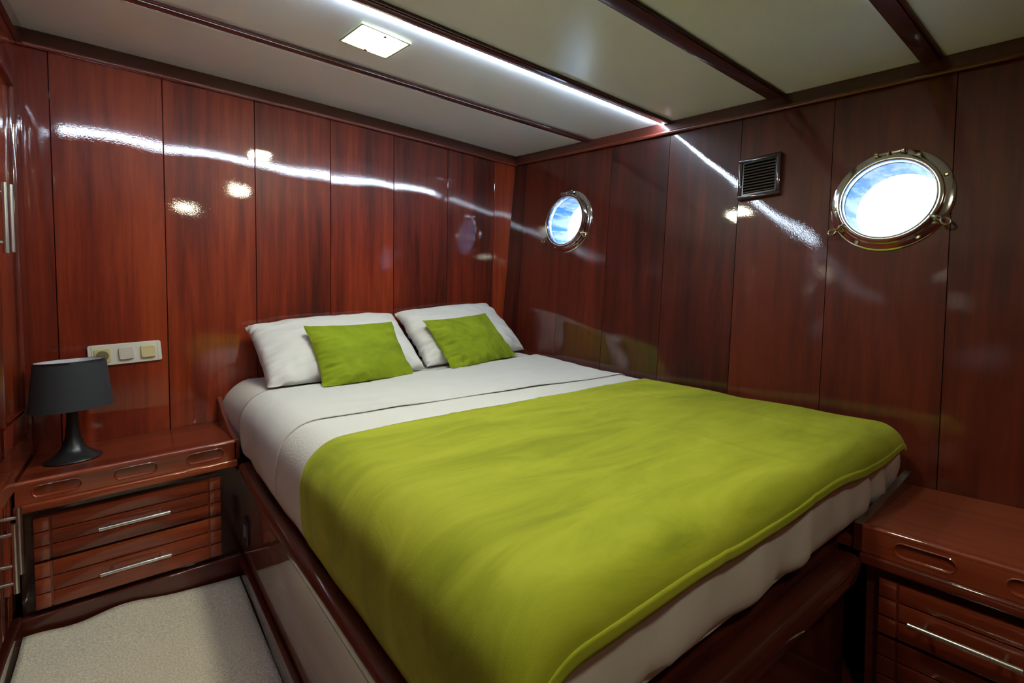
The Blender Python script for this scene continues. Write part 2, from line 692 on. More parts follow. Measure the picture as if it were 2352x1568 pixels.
# ------------------------------------------------------------------ lights of the cabin
def ceiling_lamp(x, y, rot, label):
    ZL_ = ceil_z(x, y)
    t = empty('ceiling_light', (x, y, ZL_), label, 'ceiling light', 'square ceiling lights')
    t.rotation_euler = (math.atan(.0735 + .009 * y), 0, rot)
    o = lambda m, n, mat, **k: m.map(lambda a, b, c: (a + x, b + y, c + ZL_)).build(n, mat, t, **k)
    fr = MB()
    for (x0, x1, y0, y1) in ((-.085, .085, -.082, -.075), (-.085, .085, .075, .082), (-.085, -.078, -.075, .075), (.078, .085, -.075, .075)):
        fr.box(x0, x1, y0, y1, -.008, -.0005, .001, 1)
    o(fr, 'frame', plain('lamp frame', (0.34, 0.38, 0.24), 0.25) if 'lamp frame' not in MATS else MATS['lamp frame'])
    o(MB().box(-.058, .058, -.055, .055, -.0055, -.0008, .002), 'lamp_panel', BULB)
    o(MB().box(-.0778, .0778, -.0748, .0748, -.0082, -.0065), 'cover_glass', LAMPGLASS, smooth=0)
    for cx, cy in ((.0, -.066), (.0, .066)):
        o(MB().lathe([(0.0003, -.0125), (.005, -.0125), (.0058, -.011), (.0058, -.0078), (0.0003, -.0078)], (cx, cy, 0), n=16), 'clip', CHROME)
    return t


ceiling_lamp(.635, 1.514, R(5), 'lit square ceiling light beside the bright light strip')
ceiling_lamp(.635, .60, R(2), 'lit square ceiling light above the foot of the bed')
ceiling_lamp(.42, -.30, R(0), 'added square fill light, unseen behind the viewer')  # extra lamp out of view, added to brighten the chests and carpet

ZS = ceil_z(1.9, 1.33)
t = empty('light_strip', (1, 1.33, ZS), 'bright cold white linear light strip along the ceiling batten', 'light strip')
XE = hull(1.33, 1.83).x - .02
MB().box(-.26, XE, 1.3225, 1.3240, ZS - .010, ZS - .0012).build('channel', STEEL, t, smooth=0)
MB().box(-.26, XE, 1.3245, 1.3355, ZS - .010, ZS - .0015, .002).build('diffuser', LED, t)


# ------------------------------------------------------------------ portholes
def porthole(n, P, label):
    p, ty, tz, nn = P['f']
    r = P['r']
    t = empty('window_%d' % n, tuple(p), label, kind='structure')
    # local axes: right (towards the viewer's right = -ty), up, out of the wall into the cabin
    rt = -ty
    at = lambda a, b, c: p + rt * a + tz * b + nn * c
    la = lambda prof, name, mat, par=t, seg=64, close=True, **k: MB().lathe(prof, p, nn, seg, close).build(name, mat, par, **k)
    # hull tunnel through the planking
    la([(r * .745, -.002), (r * .735, -.13), (r * .75, -.13), (r * .765, -.002)], 'tunnel', TUNNEL)
    # fixed flange screwed to the wall
    la([(r * .755, -.006), (r * .755, .012), (r * .775, .014), (r * .80, .008), (r * .96, .008), (r * .99, .005), (r, .0005), (r, -.002)], 'flange', CHROME)
    # swinging frame, proud of the flange
    fr = la([(r * .735, .014), (r * .735, .030), (r * .750, .034), (r * .80, .036), (r * .845, .034), (r * .862, .028), (r * .858, .016), (r * .80, .013)], 'frame', CHROME)
    la([(0.001, .021), (r * .74, .021), (r * .74, .025), (0.001, .025)], 'glass', PANE, fr, seg=48)
    # hinge at the top
    h = MB()
    h.tube([at(-r * .17, r * .915, .022), at(r * .17, r * .915, .022)], r * .035, 14)
    for sx in (-1, 1):
        h.tube([at(sx * r * .185, r * .915, .022), at(sx * r * .235, r * .915, .022)], r * .058, 14)
        h.tube([at(sx * r * .21, r * .915, .022), at(sx * r * .21, r * .95, .004)], r * .05, 10)
    h.tube([at(0, r * .915, .022), at(0, r * .83, .028)], r * .05, 10)
    h.build('hinge', CHROME, t)
    # screws on the flange
    for a in (22, 62, 118, 182, 238, 302):
        c, s_ = math.cos(R(a)) * r * .915, math.sin(R(a)) * r * .915
        MB().lathe([(0.0005, .0105), (.0035, .0105), (.0042, .0125), (.0065, .0115), (.0072, .008)], at(c, s_, 0), nn, 14).build('screw', BRASS, t)
    # two dogs with eye nuts
    for a in (212, 328):
        c, s_ = math.cos(R(a)), math.sin(R(a))
        d = MB()
        e0 = at(c * r * .87, s_ * r * .87, .030)
        rad = (rt * c + tz * s_).normalized()
        tan = (tz * c - rt * s_).normalized()
        eye = [e0 + rad * .012 * math.cos(q) * 1.0 + nn * .012 * math.sin(q) for q in [2 * math.pi * i / 20 for i in range(20)]]
        d.tube(eye, .0042, 10, closed=True)
        b0 = e0 + rad * .004
        b1 = e0 + rad * .020 + nn * .004
        d.tube([b0, b1], .0055, 12)
        c2 = b1 + rad * .010
        eye2 = [c2 + rad * .012 * math.cos(q) + tan * .009 * math.sin(q) for q in [2 * math.pi * i / 20 for i in range(20)]]
        d.tube(eye2, .0036, 10, closed=True)
        d.tube([at(c * r * .90, s_ * r * .90, .006), e0], [.010, .007], 12)
        d.build('dog_clamp', BRASS, t)
    return t


porthole(1, PORTS[0], 'small chrome porthole near the headboard corner')
porthole(2, PORTS[1], 'large chrome porthole above the bedside chest of drawers')

# ------------------------------------------------------------------ air vent
p, ty, tz, nn = hull_frame(.888, 1.496)
t = empty('air_vent', tuple(p), 'square dark louvred air vent on the porthole wall', 'vent')
at = lambda a, b, c: tuple(p + (-ty) * a + tz * b + nn * c)
hw, hh = .078, .079


def lbox(m, x0, x1, y0, y1, z0, z1, bev=0.0):
    q = MB().box(x0, x1, y0, y1, z0, z1, bev)
    q.map(at)
    m.add(q.v, q.f)
    return m


fr = MB()
for (x0, x1, y0, y1) in ((-hw, hw, hh - .014, hh), (-hw, hw, -hh, -hh + .014), (-hw, -hw + .014, -hh + .014, hh - .014), (hw - .014, hw, -hh + .014, hh - .014)):
    lbox(fr, x0, x1, y0, y1, .001, .022, .002)
VENTW = wood('dark stained vent wood', 'Z', dark=(.008, .003, .003), mid=(.02, .005, .004), light=(.03, .008, .006))
fr.build('frame', VENTW, t)
fr2 = MB()
for (x0, x1, y0, y1) in ((-hw + .014, hw - .014, hh - .020, hh - .014), (-hw + .014, hw - .014, -hh + .014, -hh + .020), (-hw + .014, -hw + .020, -hh + .02, hh - .02), (hw - .020, hw - .014, -hh + .02, hh - .02)):
    lbox(fr2, x0, x1, y0, y1, .001, .018)
fr2.build('inner_frame', BLACKP, t, smooth=0)
lbox(MB(), -hw + .02, hw - .02, -hh + .02, hh - .02, .001, .003).build('backing', DARK, t, smooth=0)
for i in range(10):
    yc = -hh + .028 + i * (2 * hh - .056) / 9
    MB().prism([at(-hw + .02, yc - .0045, .0150), at(-hw + .02, yc - .0045, .0175), at(-hw + .02, yc - .0010, .0185), at(-hw + .02, yc + .006, .004), at(-hw + .02, yc + .003, .0035)],
               Vector(at(hw - .02, 0, 0)) - Vector(at(-hw + .02, 0, 0))).build('slat', SLATM, t, smooth=0)


# ------------------------------------------------------------------ chests of drawers built into the sides of the bed
def slot_board(length, slots, sl=.104, sh=.028, z0=.431, z1=.490, th=.018):
    """fiddle rail with long oval finger recesses: front at y=0, x along the front"""
    m = MB()
    zc = (z0 + z1) / 2 + .001

    def oval(cx, w, h, n=10):
        r = h / 2
        pts = []
        for k in range(n + 1):
            q = R(90) - math.pi * k / n
            pts.append((cx + w / 2 - r + r * math.cos(q), zc + r * math.sin(q)))
        for k in range(n + 1):
            q = R(270) - math.pi * k / n
            pts.append((cx - w / 2 + r + r * math.cos(q), zc + r * math.sin(q)))
        return pts
    bm = bmesh.new()
    loops = [[(0, z0), (length, z0), (length, z1), (0, z1)]] + [oval(cx, sl + .010, sh + .010) for cx in slots]
    ed = []
    for lp in loops:
        vs = [bm.verts.new((x, 0, z)) for x, z in lp]
        ed += [bm.edges.new((vs[i], vs[(i + 1) % len(vs)])) for i in range(len(vs))]
    bmesh.ops.triangle_fill(bm, edges=ed, use_beauty=True)
    m.bm(bm)
    for cx in slots:
        steps = ((.010, 0), (.006, -.0016), (.002, .0005), (0, .007))
        rings = [[(x, y, z) for x, z in oval(cx, sl + g, sh + g)] for g, y in steps]
        m.sweep(rings, cap=False)
        n = len(rings[-1])
        m.add(rings[-1], [tuple(range(n))])
    m.box(0, length, .0075, th, z0, z1)
    for x in (0, length):
        m.add([(x, 0, z0), (x, .0075, z0), (x, .0075, z1), (x, 0, z1)], [(0, 1, 2, 3)])
    for z in (z0, z1):
        m.add([(0, 0, z), (length, 0, z), (length, .0075, z), (0, .0075, z)], [(0, 1, 2, 3)])
    return m


def drawer_front(x0, x1, z0, z1, y0, y1):
    """front board with routed grooves: nine cushioned fields on one board"""
    m = MB()
    g = .0024
    w, h = x1 - x0, z1 - z0
    xs = [x0, x0 + .037, x1 - .036, x1]
    zs = [z0, z0 + h * .33, z0 + h * .67, z1]
    for i in range(3):
        for k in range(3):
            m.box(xs[i] + (g if i else 0), xs[i + 1] - (g if i < 2 else 0), y0, y0 + .010, zs[k] + (g * .7 if k else 0), zs[k + 1] - (g * .7 if k < 2 else 0), .0018, 2)
    m.box(x0 + .001, x1 - .001, y0 + .007, y1, z0 + .001, z1 - .001)
    return m


def chest(label, place, woodL, woodD, length, slots, nhandle, wall_fn=None, far=.41, ext=0.0):
    """local frame: x along the front, y from front (0) into the chest, z up; place maps it to the cabin"""
    t = empty('bedside_chest', tuple(place(length / 2, .2, 0)), label, 'chest of drawers', 'built-in bedside chests')
    loc = wloc(t)

    def out(m, name, mat, par=t, **k):
        return m.map(lambda a, b, c: tuple(place(a, b, c))).build(name, mat, par, **k)
    dep = lambda x: far if wall_fn is None else wall_fn(x)
    # carcass
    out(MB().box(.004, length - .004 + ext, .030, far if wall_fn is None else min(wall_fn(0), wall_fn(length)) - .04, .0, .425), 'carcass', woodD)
    # top board (rear edge follows the wall)
    pts = [(.0, .012, .470)] + [(length, .012, .470)] + [(length - length * k / 8, dep(length - length * k / 8), .470) for k in range(9)]
    out(MB().prism(pts, (0, 0, .020)), 'top', woodL)
    # front fiddle with slots, rounded cap and lower bead
    out(slot_board(length, slots), 'fiddle_rail', woodL)
    cap = MB()
    cap.tube([(0, .009, .490), (length, .009, .490)], .0094, 14)
    out(cap, 'rail_cap', woodL)
    bd = MB()
    bd.box(-.004, length + .004, -.012, .03, .404, .430, .006, 3)
    out(bd, 'bead', woodL)
    # drawers
    for z0, z1 in ((.246, .3775), (.098, .237)):
        d = drawer_front(.035, length - .050, z0, z1, .004, .030)
        o = out(d, 'drawer', woodL)
        k = MB()
        cx = (.035 + length - .05) / 2 if nhandle is None else nhandle
        zc = (z0 + z1) / 2 - .002
        k.tube([(cx - .0905, -.032, zc), (cx + .0905, -.032, zc)], .0062, 20)
        for s in (-1, 1):
            k.tube([(cx + s * .064, .005, zc), (cx + s * .064, -.030, zc)], .0044, 14)
        out(k, 'handle', STEEL, o, label='brushed steel bar handle')
    # plinth
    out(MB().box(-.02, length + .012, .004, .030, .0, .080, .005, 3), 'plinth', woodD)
    return t, out


# chest left of the bed: front faces the viewer, slightly racked like the rest of the sole
def shearz(x, z):
    return z + (.03 + .06 * z) * x


LEN = .565
place_l = lambda a, b, c: Vector((-.277 + a, 1.980 + b, shearz(-.277 + a, c)))
cl, out = chest('mahogany bedside chest under the black lamp', place_l, WOOD_X, WOOD_DX, LEN, [.091, .280, .472], None, far=.432, ext=.030)
# cheek against the bed, sweeping up to the wall
pts = [(LEN - .004, .0, .43), (LEN - .004, .0, .497)] + [(LEN - .004, .43 * k / 10, .497 + .095 * (k / 10) ** 1.6) for k in range(1, 11)] + [(LEN - .004, .43, .43)]
out(MB().prism(pts, (.016, 0, 0)), 'cheek', WOOD_Y)

# chest beyond the foot of the bed, front faces across the cabin
XF = 1.400
place_r = lambda a, b, c: Vector((XF + b, .384 - a, c - .037))
LEN2 = .92
wf = lambda x: hull_x(.384 - x, .445) - XF - .004
cr, out = chest('mahogany bedside chest under the large porthole', place_r, WOOD_CY, WOOD_DY, LEN2, [.118, .305, .49, .68], .19, wall_fn=wf)
pts = [(.0, .0, .43), (.0, .0, .497)]
for k in range(1, 13):
    q = k / 12
    pts.append((0, .44 * q, .497 + .040 * q ** 1.3))
pts += [(0, .450, .52), (0, .452, .48), (0, .440, .43)]
out(MB().prism(pts, (-.018, 0, 0)), 'cheek', WOOD_DX)

# ------------------------------------------------------------------ table lamp
LX, LY, LZ = -.163, 2.196, shearz(-.163, .490) + .0005
t = empty('table_lamp', (LX, LY, LZ), 'black table lamp with charcoal drum shade on the bedside chest', 'lamp')
RACK = lambda x, y, z: (x, y, z + .055 * (x - LX))
pr = [(0.0005, 0), (.074, 0), (.0765, .003), (.075, .006), (.062, .013), (.046, .024), (.034, .038), (.026, .056), (.021, .078), (.0175, .105), (.0155, .14), (.0145, .18), (.0005, .18)]
MB().lathe(pr, (LX, LY, LZ), n=56).map(RACK).build('base', BLACKG, t, smooth=50)
MB().tube([(LX, LY, LZ + .178), (LX, LY, LZ + .215)], .017, 20).map(RACK).build('bulb_holder', BLACKP, t)
sh = MB().lathe([(.1095, .176), (.0925, .334), (.0915, .334), (.1085, .176)], (LX, LY, LZ), n=72, close=True).map(RACK).build('shade', SHADE, t, smooth=50)
MB().lathe([(.1083, .1765), (.0913, .3338), (.0905, .3338), (.1075, .1765)], (LX, LY, LZ), n=72, close=True).map(RACK).build('lining', LINER, sh, smooth=50)
sp = MB()
for a in (80, 200, 320):
    sp.tube([(LX, LY, LZ + .215), (LX + .018 * math.cos(R(a)), LY + .018 * math.sin(R(a)), LZ + .315), (LX + .0905 * math.cos(R(a)), LY + .0905 * math.sin(R(a)), LZ + .330)], .0016, 8)
sp.map(RACK).build('shade_carrier', LINER, sh)
MB().lathe([(.0937, .328), (.0925, .3352), (.0910, .3352), (.0915, .328)], (LX, LY, LZ), n=72, close=True).map(RACK).build('rim', BLACKG, sh)

# ------------------------------------------------------------------ switch frame on the headboard wall
t = empty('switch_panel', (-.018, back_y(.817), .817), 'ivory triple frame with a socket and two rocker switches', 'switch panel')
c = (-.018, back_y(.817), .817)
o = lambda m, n, mat, par=t, **k: m.map(lambda a, b, d: (a + c[0], b + c[1], d + c[2])).build(n, mat, par, **k)


def rrect(w, h, r, y, cx=0, cz=0, n=6):
    pts = []
    for (sx, sz, a0) in ((1, 1, 0), (-1, 1, 90), (-1, -1, 180), (1, -1, 270)):
        for k in range(n + 1):
            a = R(a0 + 90 * k / n)
            pts.append((cx + sx * (w / 2 - r) + r * math.cos(a), y, cz + sz * (h / 2 - r) + r * math.sin(a)))
    return pts


def pillow_plate(w, h, r, y0, y1, cx=0, cz=0, lip=.002):
    m = MB()
    m.sweep([rrect(w, h, r, y0, cx, cz), rrect(w, h, r, y1 + lip, cx, cz), rrect(w - 2 * lip, h - 2 * lip, max(.001, r - lip), y1, cx, cz)])
    return m


o(pillow_plate(.224, .080, .009, -.0004, -.010), 'frame', PLATE)
for k, (cx, mt) in enumerate(((.002, GREYW), (.070, IVORY))):
    m = pillow_plate(.047, .047, .008, -.010, -.0165, cx, .001)
    m.map(lambda a, b, d: (a, b - (.003 if b < -.014 and d < 0 else 0), d))
    s = o(m, 'rocker', mt)
    if k == 0:
        o(MB().lathe([(.0005, 0), (.0016, 0), (.0016, .001)], (cx, -.0195, -.017), (0, 1, 0), 10), 'indicator', SOCKD, s)
s = o(pillow_plate(.049, .055, .008, -.010, -.0125, -.070, -.002), 'socket', IVORY)
o(MB().lathe([(.0195, -.0002), (.0205, -.0012), (.0195, -.0012)], (-.070, -.0125, -.002), (0, 1, 0), 36, True), 'socket_rim', IVORY, s)
o(MB().lathe([(.0003, -.0003), (.0192, -.0003), (.0192, -.0008), (.0003, -.0008)], (-.070, -.0125, -.002), (0, 1, 0), 36, True), 'recess', SOCKD, s)
for sx in (-.1, .1):
    o(MB().box(sx - .0004, sx + .0004, -.0105, -.009, -.038, .038), 'seam', SOCKD, smooth=0)
t.rotation_euler = (.032, -R(3.8), 0)

# ------------------------------------------------------------------ wardrobe along the left side
WXF = -.284
t = empty('wardrobe', (-.58, 1.3, 0), 'glossy mahogany wardrobe with steel bar handles at the left edge', 'wardrobe')
bd = MB()
bd.prism([(-.885, .55, 0), (-.885, 2.39, 0), (-.885, 2.36, ceil_z(-.5, 2.36) - .004), (-.885, .55, ceil_z(-.5, .55) - .004)], (WXF - .020 + .885, 0, 0))
bd.prism([(WXF - .020, 2.325, 0), (WXF - .020, 2.40, 0), (WXF - .020, 2.365, ceil_z(-.5, 2.36) - .004), (WXF - .020, 2.325, ceil_z(-.5, 2.325) - .004)], (.020, 0, 0))
bd.prism([(WXF - .020, .55, 1.792), (WXF - .020, 2.325, 1.792), (WXF - .020, 2.325, ceil_z(-.5, 2.325) - .004), (WXF - .020, .55, max(1.793, ceil_z(-.5, .55) - .004))], (.020, 0, 0))
bd.build('carcass', WOOD_Z, t)


def wdoor(y0, y1, z0, z1, hy, hz):
    st = .075
    d = MB()
    x0, x1 = WXF - .019, WXF + .002
    d.box(x0, x1, y0, y0 + st, z0, z1, .003)
    d.box(x0, x1, y1 - st, y1, z0, z1, .003)
    d.box(x0, x1, y0 + st, y1 - st, z0, z0 + st, .003)
    d.box(x0, x1, y0 + st, y1 - st, z1 - st, z1, .003)
    o = d.build('door', WOOD_Z, t)
    a, b, e, f = y0 + st, y1 - st, z0 + st, z1 - st
    k = .012
    mo = MB()
    mo.tube([(x1 - .006, a + k, e + k), (x1 - .006, b - k, e + k), (x1 - .006, b - k, f - k), (x1 - .006, a + k, f - k)], .011, 10, closed=True)
    mo.build('moulding', WOOD_Z, o)
    MB().box(x0, x1 - .010, a, b, e, f).build('panel', WOOD_Z, o)
    hd = MB()
    hd.tube([(WXF + .038, hy, hz - .09), (WXF + .038, hy, hz + .09)], .0063, 20)
    for s in (-1, 1):
        hd.tube([(WXF, hy, hz + s * .064), (WXF + .036, hy, hz + s * .064)], .0044, 14)
    hd.build('handle', STEEL, o, label='brushed steel bar handle')


wdoor(1.828, 2.322, .575, 1.790, 1.862, 1.232)
wdoor(1.330, 1.822, .575, 1.790, 1.780, 1.222)
wdoor(1.792, 1.975, .115, .455, 1.806, .372)
wdoor(1.330, 1.786, .115, .455, 1.742, .350)
MB().box(WXF - .020, WXF + .010, .55, 1.978, .460, .520, .008, 3).build('waist_rail', WOOD_Y, t)
MB().box(WXF - .020, WXF + .001, 1.978, 2.325, .460, .572).build('waist_panel', WOOD_Y, t)
MB().box(WXF - .020, WXF + .014, .55, 1.978, .0, .090, .006, 3).build('plinth', WOOD_DY, t)

# cornice over the wardrobe
t = empty('trim_9', (WXF, 1.2, 1.9), 'dark wooden cornice above the wardrobe', kind='structure')
MB().prism([(WXF + .001, .55, ceil_z(-.28, .55) - .04), (WXF + .001, 2.345, ceil_z(-.28, 2.34) - .055), (WXF + .001, 2.345, ceil_z(-.28, 2.34) - .002), (WXF + .001, .55, ceil_z(-.28, .55) - .002)], (.015, 0, 0)).build('board', WOOD_DY, t)


# ------------------------------------------------------------------ carpet
def carp(u, v):
    y = -1.03 + v * 3.005
    x = -.268 + u * (.5560)
    z = .011
    e = max(0, (v - .93) / .07)
    y -= .010 * e * (math.sin(u * 7 + .5) * .6 + .5)
    z += e * e * (.020 * math.exp(-((u - .42) / .16) ** 2) + .012 * math.exp(-((u - .05) / .12) ** 2))
    z += .0025 * noise.noise((x * 6, y * 4, 0))
    return (x, y, z)


m = MB().grid(carp, 40, 120)
m.build('carpet', CARPET, label='cream fitted carpet on the cabin floor', cat='carpet', solid=-.009)

# ------------------------------------------------------------------ bed base
t = empty('built_in_bed', (1.0, 1.3, 0), 'dark mahogany built-in bed base with rounded rails', 'bed')
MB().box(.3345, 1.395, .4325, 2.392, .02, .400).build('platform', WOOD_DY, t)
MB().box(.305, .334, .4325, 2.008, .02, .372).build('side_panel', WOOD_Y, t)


def rail_profile(w, h, n=5, r=.014):
    pts = []
    for (sx, sz, a0) in ((1, 1, 0), (-1, 1, 90), (-1, -1, 180), (1, -1, 270)):
        for k in range(n + 1):
            a = R(a0 + 90 * k / n)
            pts.append((sx * (w / 2 - r) + r * math.cos(a), sz * (h / 2 - r) + r * math.sin(a)))
    return pts


rp_ = rail_profile(.078, .046, r=.018)
rings = []
for k in range(25):
    y = .372 + (1.962 - .372) * k / 24
    rings.append([(.330 + a, y, .387 + .022 * max(0, (y - 1.6) / .36) ** 2 + b) for a, b in rp_])
MB().sweep(rings).build('side_rail', WOOD_DY, t, smooth=60)
rp2 = rail_profile(.066, .05, r=.018)
rings = []
for k in range(20):
    x = .30 + 1.083 * k / 19
    q = max(0, (x - 1.3) / .1)
    rings.append([(x, .405 + a + .012 * q * q, .362 + b) for a, b in rp2])
MB().sweep(rings).build('foot_rail', WOOD_DX, t, smooth=60)
MB().box(.335, 1.398, .418, .432, .02, .345).build('foot_panel', WOOD_DX, t)
MB().box(.2885, .3048, .40, 1.983, .0, .088, .005, 3).build('floor_trim', WOOD_DY, t)
# low shelf filling the wedge between mattress and hull
pts = [(1.39, 2.394, .40)] + [(1.39, .405, .40)]
for k in range(20):
    y = .405 + (2.394 - .405) * k / 19
    pts.append((hull_x(y, .40) - .006, y, .40))
MB().prism(pts, (0, 0, .02)).build('side_shelf', WOOD_Y, t)

# black socket on the bed side
t = empty('bedside_switch', (.322, 2.0, .165), 'small black switch plate on the side of the bed base', 'switch')
c = (.3048, 1.885, .213)
rot = Matrix.Rotation(R(90), 4, 'Z')


def side(m):
    return m.map(lambda a, b, d: (c[0] + b, c[1] + a, c[2] + d))


t.location = c
side(pillow_plate(.070, .088, .010, -.0004, -.008)).build('frame', BLACKP, t)
side(pillow_plate(.034, .040, .002, -.008, -.012)).build('key', SWGREY, t)

# ------------------------------------------------------------------ mattress and bedding
MX0, MX1, MY0, MY1, MZ0 = .318, 1.785, .398, 2.395, .422
ZR = [(.3, .640), (.63, .649), (.94, .663), (1.28, .673), (1.58, .692), (1.82, .716), (2.2, .748), (2.45, .762)]
ZL = [(.3, .640), (.8, .652), (1.2, .657), (1.8, .668), (2.45, .690)]


def lerp(tab, y):
    if y <= tab[0][0]:
        return tab[0][1]
    for (a, b), (c_, d) in zip(tab, tab[1:]):
        if y <= c_:
            return b + (d - b) * (y - a) / (c_ - a)
    return tab[-1][1]


def ztop(x, y):
    q = min(1, max(0, (x - .35) / 1.4))
    k = q ** (1 + .8 * min(1, max(0, (y - 1.3) / .5)))
    return lerp(ZL, y) * (1 - k) + lerp(ZR, y) * k + (.008 if y < 1.2 else max(.002, .008 - .02 * (y - 1.2))) * math.sin(math.pi * q)


def mattress():
    nx, ny, nz_ = 60, 76, 12
    m = MB()
    r = .085
    ZREF = .652

    def shape(x, y, z):
        # rounded box
        q = Vector((min(max(x, MX0 + r), MX1 - .06), min(max(y, MY0 + .06), MY1 - .05), min(max(z, MZ0 + .05), ZREF - r)))
        p = Vector((x, y, z))
        d = p - q
        lim = [r if x < q.x else .06, .06 if y < q.y else .05, r if z > q.z else .05]
        s = math.sqrt(sum((d[i] / lim[i]) ** 2 for i in range(3)))
        if s > 1e-9:
            mx = max(abs(d[i]) / lim[i] for i in range(3))
            d = d * (mx / s)
        p = q + d
        h = max(0, min(1, (p.z - MZ0) / (ZREF - MZ0)))
        p.z += (ztop(p.x, p.y) - ZREF) * h
        # bulging head corner that hangs over the chest, slack sides
        if p.x < .5:
            k = max(0, (p.y - 1.95) / .4)
            p.x -= .030 * min(1, k) * math.sin(math.pi * min(1, h * 1.05)) * max(0, (.5 - p.x) / .18)
        w = noise.noise((p.x * 9, p.y * 9, p.z * 5)) * .004 + noise.noise((p.x * 23, p.y * 23, p.z * 8)) * .002
        if y <= MY0 + .001:
            p.y += w * 2.2 + .012 * (1 - h) ** 2 + .004 * math.sin(p.x * 34 + 2 * math.sin(p.x * 11)) * (1 - h) + .010 * max(0, min(1, (p.x - 1.2) / .3)) * math.sin(p.x * 46 + 3 * p.z * 8) * math.sin(math.pi * h)
            p.z -= 0
        if x <= MX0 + .001:
            p.x += w
        return p
    X = [MX0 + (MX1 - MX0) * (i / nx) for i in range(nx + 1)]
    Y = [MY0 + (MY1 - MY0) * (i / ny) for i in range(ny + 1)]
    Z = [MZ0 + (ZREF - MZ0) * (i / nz_) for i in range(nz_ + 1)]
    m.grid(lambda u, v: shape(X[round(u * nx)], Y[round(v * ny)], ZREF), nx, ny)
    m.grid(lambda u, v: shape(X[round(u * nx)], Y[round(v * ny)], MZ0), nx, ny)
    for yy in (MY0, MY1):
        m.grid(lambda u, v: shape(X[round(u * nx)], yy, Z[round(v * nz_)]), nx, nz_)
    for xx in (MX0, MX1):
        m.grid(lambda u, v: shape(xx, Y[round(u * ny)], Z[round(v * nz_)]), ny, nz_)
    return m


mattress().build('mattress', FITTED, smooth=60, label='thick mattress in a white fitted sheet on the bed base', cat='mattress')


def wrap(s, lo, hi, rlo, rhi):
    a = lo + rlo
    if s < a:
        t_ = a - s
        if t_ < rlo * math.pi / 2:
            q = t_ / rlo
            return a - rlo * math.sin(q), rlo * (1 - math.cos(q)), -math.sin(q)
        return lo, rlo + t_ - rlo * math.pi / 2, -1
    b = hi - rhi
    if s > b:
        t_ = s - b
        if t_ < rhi * math.pi / 2:
            q = t_ / rhi
            return b + rhi * math.sin(q), rhi * (1 - math.cos(q)), math.sin(q)
        return hi, rhi + t_ - rhi * math.pi / 2, 1
    return s, 0, 0


RL, RR_, RF = .095, .06, .055


def drape(u0, u1, v0, v1, o, nu, nv, wob=.003, skew=0.0, zmin=.418, fold=None, ff=None, tuckv=0):
    def fn(a, b):
        s = u0 + (u1 - u0) * a
        v = v0 + (v1 - v0) * b
        if skew:
            v += skew * b * a
        if ff:
            s, v = ff(s, v, a, b)
        x, dx, ex = wrap(s, MX0 - o, MX1 + o, RL + o, RR_ + o)
        y, dy, ey = wrap(v, MY0 - o, 9, RF + o, .1)
        z = ztop(max(x, .35), max(y, .4)) + o - dx - dy
        w = noise.noise((s * 5, v * 5, o * 50)) * wob + noise.noise((s * 14, v * 12, o * 70)) * wob * .5
        z += w * (1 - abs(ex)) * (1 - abs(ey)) if abs(ex) < 1 else 0
        x += w * 1.2 * ex if ex < 0 else 0
        # the head end bulges out over the chest, the foot of the side leans in to the rail
        if ex < 0:
            x -= .022 * max(0, min(1, (y - 1.9) / .4)) * min(1, dx / .1)
            x += .020 * max(0, min(1, (dx - .16) / .09)) ** 2
        if fold:
            x2 = fold(s, v, a, b)
            z += x2
        if z < zmin:
            z = zmin - .0 * (zmin - z)
        return (x, y, z)
    return MB().grid(fn, nu, nv)


ULEFT = MX0 + RL - RL * math.pi / 2 - .150
URIGHT = MX1 - RR_ + RR_ * math.pi / 2
# textured coverlet
drape(ULEFT, URIGHT + .03, 1.02, 1.86, .005, 90, 40, .002).build('coverlet', COVER, smooth=60, label='white textured coverlet showing between the sheet and the green throw', cat='coverlet', solid=.004, recalc=False)
# top sheet, turned down over the coverlet


def sheet_ff(s, v, a, b):
    v += .020 * math.sin(a * 5 + .3) * (1 - b) * .5
    if a < .2:
        v += .05 * (1 - b) * ((.2 - a) / .2) ** 2
    return s, v


def sheet_fold(s, v, a, b):
    e = .0035 * math.exp(-(b / .05) ** 2)
    return e + .003 * noise.noise((s * 2.2, v * 16, 3))


drape(ULEFT + .02, URIGHT + .02, 1.412, 1.985, .0085, 90, 46, .004, ff=sheet_ff, fold=sheet_fold).build('bed_sheet', SHEET, smooth=60, label='smooth white top sheet turned down below the pillows', cat='bed sheet', solid=.003, recalc=False)

# green velvet throw over the foot half


def throw_ff(s, v, a, b):
    v -= .004 * math.sin(a * 16) * (1 - b)
    if b < .08:
        v += .012 * noise.noise((s * 3.1, 4, 0)) * (1 - b / .08)
    return s, v


def throw_fold(s, v, a, b):
    x = s
    z = 0
    for c0, amp in ((.74, .0022), (1.10, .0026), (1.46, .0022)):
        z += amp * math.exp(-((x - c0) / .010) ** 2)
    z += .0055 * noise.noise((x * 2.6, v * 3.4, 1.7)) + .003 * noise.noise((x * 6, v * 9, 5))
    # soft ridges near the foot edge
    z -= .004 * abs(noise.noise((x * 11, 2.0, v * 2))) * math.exp(-((v - .50) / .08) ** 2)
    return z


V0 = MY0 + RF - RF * math.pi / 2 - .030
URT = MX1 - RR_ + .052
th = drape(ULEFT, URT, V0, 1.190, .010, 150, 90, .002, skew=.085, ff=throw_ff, fold=throw_fold)
thr = th.build('throw_blanket', BLANKET, smooth=60, label='green velvet throw spread over the foot of the bed', cat='blanket', solid=.004, recalc=False)


def hem_ff(s, v, a, b):
    bb_ = (v - V0) / (1.19 - V0)
    v -= .004 * math.sin(a * 16)
    v += .012 * noise.noise((s * 3.1, 4, 0)) * (1 - bb_ / .08 if bb_ < .08 else 0)
    return s, v - .002


